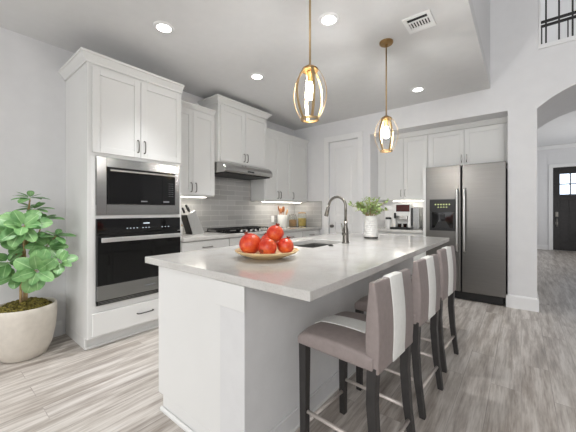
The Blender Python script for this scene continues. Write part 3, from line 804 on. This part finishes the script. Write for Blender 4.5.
for x, y, r, h, fill, fh, lab in [(-3.30, 4.27, .074, .21, 'nuts', .125, 'clear glass jar of brown nuts between the crock and the pasta jar'), (-3.20, 4.43, .080, .245, 'pasta', .15, 'taller clear glass jar of yellow pasta near the counter corner')]:
    t = thing('glass_jar', lab, 'jar', (x, y, Z), 'glass food jars by the crock')
    MB().lathe([(0, 0), (r, 0), (r, h-.03), (r*.85, h-.012), (r*.85, h), (r*.80, h), (r*.80, h-.012), (r-.004, h-.032), (r-.004, .006), (0, .006)], (x, y, Z), 32).build('jar_glass', 'glass', t, smooth=True)
    f_ = MB().lathe([(0, .007), (r-.006, .007), (r-.006, fh), (0, fh+.006)], (x, y, Z), 24).build('contents', fill, t); f_['kind'] = 'stuff'
    MB().lathe([(0, 0), (r*.9, 0), (r*.92, .012), (r*.5, .02), (0, .021)], (x, y, Z+h), 28).build('lid', 'lidwood' if fill == 'pasta' else 'chrome', t, smooth=False)
t = thing('outlet', 'white electrical outlet plate on the tiled wall by the crock', 'outlet', (WX+.012, 3.93, 1.0))
MB().box(WX+.012, WX+.018, 3.895, 3.97, 1.0, 1.118).build('cover_plate', 'plate', t, .002)
MB().box(WX+.018, WX+.0195, 3.915, 3.95, 1.015, 1.05).box(WX+.018, WX+.0195, 3.915, 3.95, 1.068, 1.103).build('socket', 'trim', t, .001)

# coffee machine
KX, KY = -1.49, 4.86
t = thing('coffee_machine', 'white and black espresso machine with dark red display on the nook counter', 'coffee machine', (KX, KY, Z))
mb = MB()
mb.box(KX-.14, KX+.14, KY, KY+.25, Z+.03, Z+.40)
mb.box(KX-.14, KX+.14, KY-.11, KY, Z+.21, Z+.40)
mb.box(KX-.14, KX-.09, KY-.11, KY, Z+.03, Z+.21)
mb.box(KX+.10, KX+.14, KY-.11, KY, Z+.03, Z+.21)
mb.build('housing', 'white_ceramic', t, .008)
MB().box(KX-.08, KX+.13, KY-.114, KY-.11, Z+.28, Z+.39).build('display', 'redscreen', t, .002)
MB().box(KX-.05, KX+.085, KY-.10, KY-.03, Z+.15, Z+.26).build('brew_head', 'chrome', t, .01)
MB().box(KX-.05, KX-.04, KY-.14, KY-.10, Z+.18, Z+.20).box(KX-.11, KX-.075, KY-.125, KY-.112, Z+.17, Z+.26).build('spout', 'black', t, .004)
MB().box(KX-.16, KX+.16, KY-.17, KY+.25, Z, Z+.03).build('drip_tray', 'black', t, .004)
MB().box(KX+.145, KX+.26, KY-.06, KY+.22, Z, Z+.35).build('water_tank', 'steel', t, .015)
MB().box(KX+.143, KX+.165, KY-.075, KY-.05, Z+.06, Z+.34).build('tank_handle', 'black', t, .004)
for k, lab in ((0, 'left small glass cup of coffee on the drip tray'), (1, 'right small glass cup of coffee on the drip tray')):
    cc = (KX-.025+k*.085, KY-.11, Z+.03)
    o = thing('espresso_cup', lab, 'cup', cc, 'coffee cups under the machine')
    MB().lathe([(0, 0), (.024, 0), (.03, .06), (.0285, .06), (.0225, .004), (0, .004)], cc, 20).build('cup_glass', 'glass', o, smooth=True)
    MB().lathe([(0, .0045), (.022, .0045), (.027, .048), (0, .049)], cc, 18).build('coffee', 'coffee', o)
t = thing('milk_container', 'small white container with black lid left of the coffee machine', 'container', (KX-.235, KY-.02, Z))
MB().lathe([(0, 0), (.042, 0), (.045, .005), (.045, .15), (0, .152)], (KX-.235, KY-.02, Z), 24).build('container_body', 'white_ceramic', t)
MB().lathe([(0, 0), (.047, 0), (.047, .03), (.02, .036), (0, .036)], (KX-.235, KY-.02, Z+.152), 24).build('lid', 'black', t)

# ------------------------------------------------------------------ bar stools
def make_stool():
    t = thing('bar_stool', '', 'stool', (-.655, 1.40, 0), 'bar stools along the island')
    xc, yc = -.655, 1.40
    def pt(x, y, z): return (xc+x, yc+y, z)
    def seat_rings(xa, xb, ya, yb, z0, crownh, grow=0):
        R = []
        n = 10
        prof_x = [xa+(xb-xa)*k/n for k in range(n+1)]
        for x in prof_x:
            s_ = (x+.20)/.42
            zt = .612+.022*math.sin(PI*min(max(s_, 0), 1))**.6
            if x < -.185: zt -= .012
            row = [pt(x, ya, z0)]
            m_ = 6
            for j in range(m_+1):
                y = ya+(yb-ya)*j/m_
                e_ = max(0, (abs(y)/.215)**6)*.016
                row.append(pt(x, y, zt-e_+grow))
            row.append(pt(x, yb, z0))
            R.append(row)
        return R
    seat = MB().rings(seat_rings(-.205, .205, -.215, .215, .545, .02)).build('seat', 'mauve', t, .012, smooth=True, seg=3)
    MB().rings(seat_rings(-.2065, .19, -.062, .062, .60, .02, .0025)).build('seat_stripe', 'stripe', seat, .002, smooth=True)['label'] = 'white stripe'
    MB().box(xc-.2075, xc-.2045, yc-.062, yc+.062, .548, .606).build('front_stripe', 'stripe', seat, .001)
    def back_rings(ya, yb, gout=0, gin=0, z0=.535, z1=.915):
        R = []
        n = 12
        for k in range(n+1):
            s_ = k/n; z = z0+(z1-z0)*s_
            outx = .225+.012*math.sin(PI*s_)-.018*(1-s_)*0 + .0
            if s_ > .0: outx = .222-.012*s_+.012*math.sin(PI*s_)
            th = .030+.034*math.sin(PI*min(1, s_*.85+.18))
            inx = outx-th
            R.append([pt(inx-gin, ya, z), pt(inx-gin, (ya+yb)/2, z), pt(inx-gin, yb, z), pt(outx+gout, yb, z), pt(outx+gout, (ya+yb)/2, z), pt(outx+gout, ya, z)])
        return R
    back = MB().rings(back_rings(-.205, .205)).build('backrest', 'mauve', t, .008, smooth=True, seg=3)
    MB().rings(back_rings(-.055, .085, .0025, .0025, .538, .9175)).build('back_stripe', 'stripe', back, .002, smooth=True)['label'] = 'white stripe'
    for y in (-.185, .185):
        lb = MB()
        lb.tbox(pt(-.178, y, .547), pt(-.178, y, 0), .022, .017)
        lb.build('leg', 'leg', t, .003)
        R = []
        for z, dx, a in ((.56, .195, .022), (.40, .190, .021), (.22, .203, .019), (0, .232, .016)):
            R.append([pt(dx+i*a, y+j*a, z) for i, j in ((-1,-1),(1,-1),(1,1),(-1,1))])
        MB().rings(R).build('leg', 'leg', t, .003)
        MB().tube([pt(-.17, y, .205), pt(.20, y, .205)], .0095, 10).build('foot_rail', 'bar', t, smooth=True)
    MB().tube([pt(-.178, -.18, .135), pt(-.178, .18, .135)], .0095, 10).build('foot_rail', 'bar', t, smooth=True)
    MB().tube([pt(.213, -.18, .15), pt(.213, .18, .15)], .0095, 10).build('foot_rail', 'bar', t, smooth=True)
    return t
s1 = make_stool()
s2 = copy_tree(s1); s3 = copy_tree(s1)
for o, y, lab in ((s1, 1.385, 'mauve bar stool with white stripe nearest the fruit bowl end, seat fully in view'), (s2, 2.03, 'middle mauve bar stool with white stripe along the island'), (s3, 2.655, 'farthest mauve bar stool with white stripe, closest to the refrigerator')):
    o.location = (-.67, y, 0); o.rotation_euler = (0, 0, math.radians(-3.5)); o['label'] = lab

# ------------------------------------------------------------------ pendants
def make_pendant(x, y):
    t = thing('pendant_lamp', '', 'lamp', (x, y, 1.77), 'brass pendants over the island')
    zb, zt_ = 1.773, 2.085
    MB().lathe([(0, H), (.062, H), (.062, H-.014), (.055, H-.022), (.012, H-.026), (.010, H-.05), (0, H-.05)], (x, y, 0), 32).build('canopy', 'goldd', t, smooth=False)
    MB().tube([(x, y, H-.03), (x, y, zt_-.005)], .0065, 10).build('rod', 'gold', t, smooth=True)
    MB().lathe([(0, zt_+.018), (.02, zt_+.018), (.042, zt_+.004), (.05, zt_-.004), (.05, zt_-.014), (0, zt_-.014)], (x, y, 0), 28).build('cap', 'goldd', t)
    for k in range(6):
        a = k*PI/3+.3
        R = []
        for i in range(17):
            s_ = i/16; z = zt_-.008+(zb-zt_+.008)*s_
            r = .048+.004*s_+.054*math.sin(PI*(s_**.95))**.85 if 0 < s_ < 1 else .048+.004*s_
            u = Vector((math.cos(a), math.sin(a), 0)); tn = Vector((-math.sin(a), math.cos(a), 0))
            p = Vector((x, y, z))+u*r
            R.append([p+tn*.008+u*.0014, p-tn*.008+u*.0014, p-tn*.008-u*.0014, p+tn*.008-u*.0014])
        MB().rings(R).build('cage_rib', 'gold', t)
    MB().lathe([(.046, zb-.004), (.057, zb-.004), (.057, zb+.009), (.046, zb+.009)], (x, y, 0), 32, close=True).build('cage_ring', 'gold', t)
    MB().lathe([(0, zt_-.014), (.017, zt_-.014), (.017, zt_-.085), (0, zt_-.085)], (x, y, 0), 18).build('socket', 'gold', t)
    MB().lathe([(0, zt_-.085), (.013, zt_-.087), (.016, zt_-.105), (.024, zt_-.135), (.027, zt_-.155), (.023, zt_-.175), (.011, zt_-.186), (0, zt_-.188)], (x, y, 0), 20).build('bulb', 'bulb', t, smooth=True)
    return t
p1 = make_pendant(-1.01, 1.48); p2 = copy_tree(p1)
p1['label'] = 'brass cage pendant lamp hanging nearer, above the fruit bowl side of the island'
p2.location = (-.99, 2.72, 1.77); p2['label'] = 'brass cage pendant lamp hanging farther back, in front of the pantry wall'
for p, loc in ((p1, (-1.01, 1.48, 1.91)), (p2, (-.99, 2.72, 1.91))):
    pass
# ------------------------------------------------------------------ recessed lights and vent
lab = ['round recessed ceiling light above the oven tower side', 'round recessed ceiling light between the two pendant rods', 'round recessed ceiling light in front of the range hood cabinet', 'round recessed ceiling light nearest the refrigerator']
def make_can(x, y):
    t = thing('recessed_light', '', 'light', (x, y, H-.012), 'recessed ceiling lights')
    MB().lathe([(.058, H-.012), (.078, H-.010), (.088, H-.001), (.058, H-.001)], (x, y, 0), 36, close=True).build('trim_ring', 'trim', t, smooth=False)
    MB().lathe([(0, H-.009), (.058, H-.009), (.058, H-.002), (0, H-.002)], (x, y, 0), 32).build('diffuser', 'can', t)
    return t
cans = [(-2.408, 1.299), (-1.241, 2.096), (-2.432, 2.458), (-1.051, 4.035)]
c0 = make_can(*cans[0]); c0['label'] = lab[0]
for (x, y), lb in zip(cans[1:], lab[1:]):
    c = copy_tree(c0); c.location = (x, y, H-.012); c['label'] = lb
for k, (x, y) in enumerate(cans+[(-2.41, .1)]):  # last beam has no fixture, added to brighten the left floor
    l = bpy.data.lights.new('downlight_and_fill_beam', 'SPOT'); l.energy = 62; l.spot_size = math.radians(76); l.spot_blend = .9; l.shadow_soft_size = .06; l.color = (.98, .99, 1)
    o = bpy.data.objects.new('downlight_and_fill_beam', l); COL.objects.link(o); o.location = (x, y, H-.02)
t = thing('ceiling_vent', 'square white air vent grille in the ceiling near its open edge', 'vent', (-.663, 2.6, H-.012))
vx0, vx1, vy0, vy1 = -.775, -.56, 2.48, 2.72
MB().box(vx0, vx1, vy0, vy0+.03, H-.012, H).box(vx0, vx1, vy1-.03, vy1, H-.012, H).box(vx0, vx0+.03, vy0+.03, vy1-.03, H-.012, H).box(vx1-.03, vx1, vy0+.03, vy1-.03, H-.012, H).build('frame', 'trim', t, .002)
MB().box(vx0+.03, vx1-.03, vy0+.03, vy1-.03, H-.003, H).build('backing', 'darkgap', t)
MB().box(vx0+.03, vx1-.03, vy0+.075, vy0+.09, H-.010, H-.003).box(vx0+.03, vx1-.03, vy1-.065, vy1-.03, H-.010, H-.003).build('crossbar', 'trim', t)
for k in range(7):
    a = vx0+.036+k*.0215
    MB().box(a, a+.010, vy0+.09, vy1-.065, H-.010, H-.003).build('slat', 'trim', t)

# ------------------------------------------------------------------ foyer door, loft railing
d2 = bpy.data.objects.new('door_2', None); COL.objects.link(d2); d2.location = (1.23, 12, 0); d2['kind'] = 'structure'
dx0, dx1, dzt, dy = .765, 1.70, 2.50, 11.97
mb = MB()
mb.box(dx0, dx0+.15, dy, dy+.025, .01, dzt).box(dx1-.15, dx1, dy, dy+.025, .01, dzt)
mb.box(dx0+.15, dx1-.15, dy, dy+.025, .01, .25).box(dx0+.15, dx1-.15, dy, dy+.025, 1.50, 1.69).box(dx0+.15, dx1-.15, dy, dy+.025, 2.30, dzt)
mb.box(dx0+.15, dx1-.15, dy+.012, dy+.025, .25, 1.50)
for k in (1, 2): mb.box(dx0+.15+k*.212-.012, dx0+.15+k*.212+.012, dy+.002, dy+.025, .25, 1.5)
mb.build('door_slab', 'foyerdoor', d2, .004)
MB().box(dx0+.12, dx1-.12, dy-.03, dy, 1.60, 1.66).build('shelf_molding', 'foyerdoor', d2, .004)
MB().box(dx0+.15, dx1-.15, dy+.014, dy+.018, 1.69, 2.30).build('glass', 'paneglass', d2)
MB().box(dx0+.15, dx1-.15, dy, dy+.012, 1.98, 2.01).box((dx0+dx1)/2-.105, (dx0+dx1)/2-.075, dy, dy+.012, 1.69, 2.30).box((dx0+dx1)/2+.075, (dx0+dx1)/2+.105, dy, dy+.012, 1.69, 2.30).build('muntin', 'foyerdoor', d2)
MB().box(dx0+.05, dx0+.115, dy-.02, dy, 1.02, 1.16).box(dx0+.055, dx0+.11, dy-.015, dy, .78, .86).tube([(dx0+.082, dy-.01, .98), (dx0+.082, dy-.06, .96), (dx0+.082, dy-.06, .74), (dx0+.082, dy-.01, .72)], .012, 8).build('handle_set', 'pull', d2, .003)
struct('trim_door', MB().box(dx0-.10, dx0-.005, 11.96, 12, 0, dzt+.01).box(dx1+.005, dx1+.10, 11.96, 12, 0, dzt+.01).box(dx0-.10, dx1+.10, 11.96, 12, dzt+.01, dzt+.11), 'trim', .004)
t = thing('loft_railing', 'black iron railing in the upper wall opening', 'railing', (2.0, YB+.07, 3.19))
MB().box(.187, 4.1, YB+.055, YB+.085, 3.475, 3.50).box(.187, 4.1, YB+.055, YB+.085, 3.425, 3.45).box(.187, 4.1, YB+.04, YB+.10, 4.15, 4.20).build('rail', 'ironrail', t, .002)
for k in range(34):
    x = .235+k*.115
    MB().box(x-.008, x+.008, YB+.062, YB+.078, 3.19, 4.16).build('baluster', 'ironrail', t)
    if k % 2 == 0:
        MB().box(x-.045, x-.033, YB+.064, YB+.076, 3.19, 3.43).build('short_baluster', 'ironrail', t)
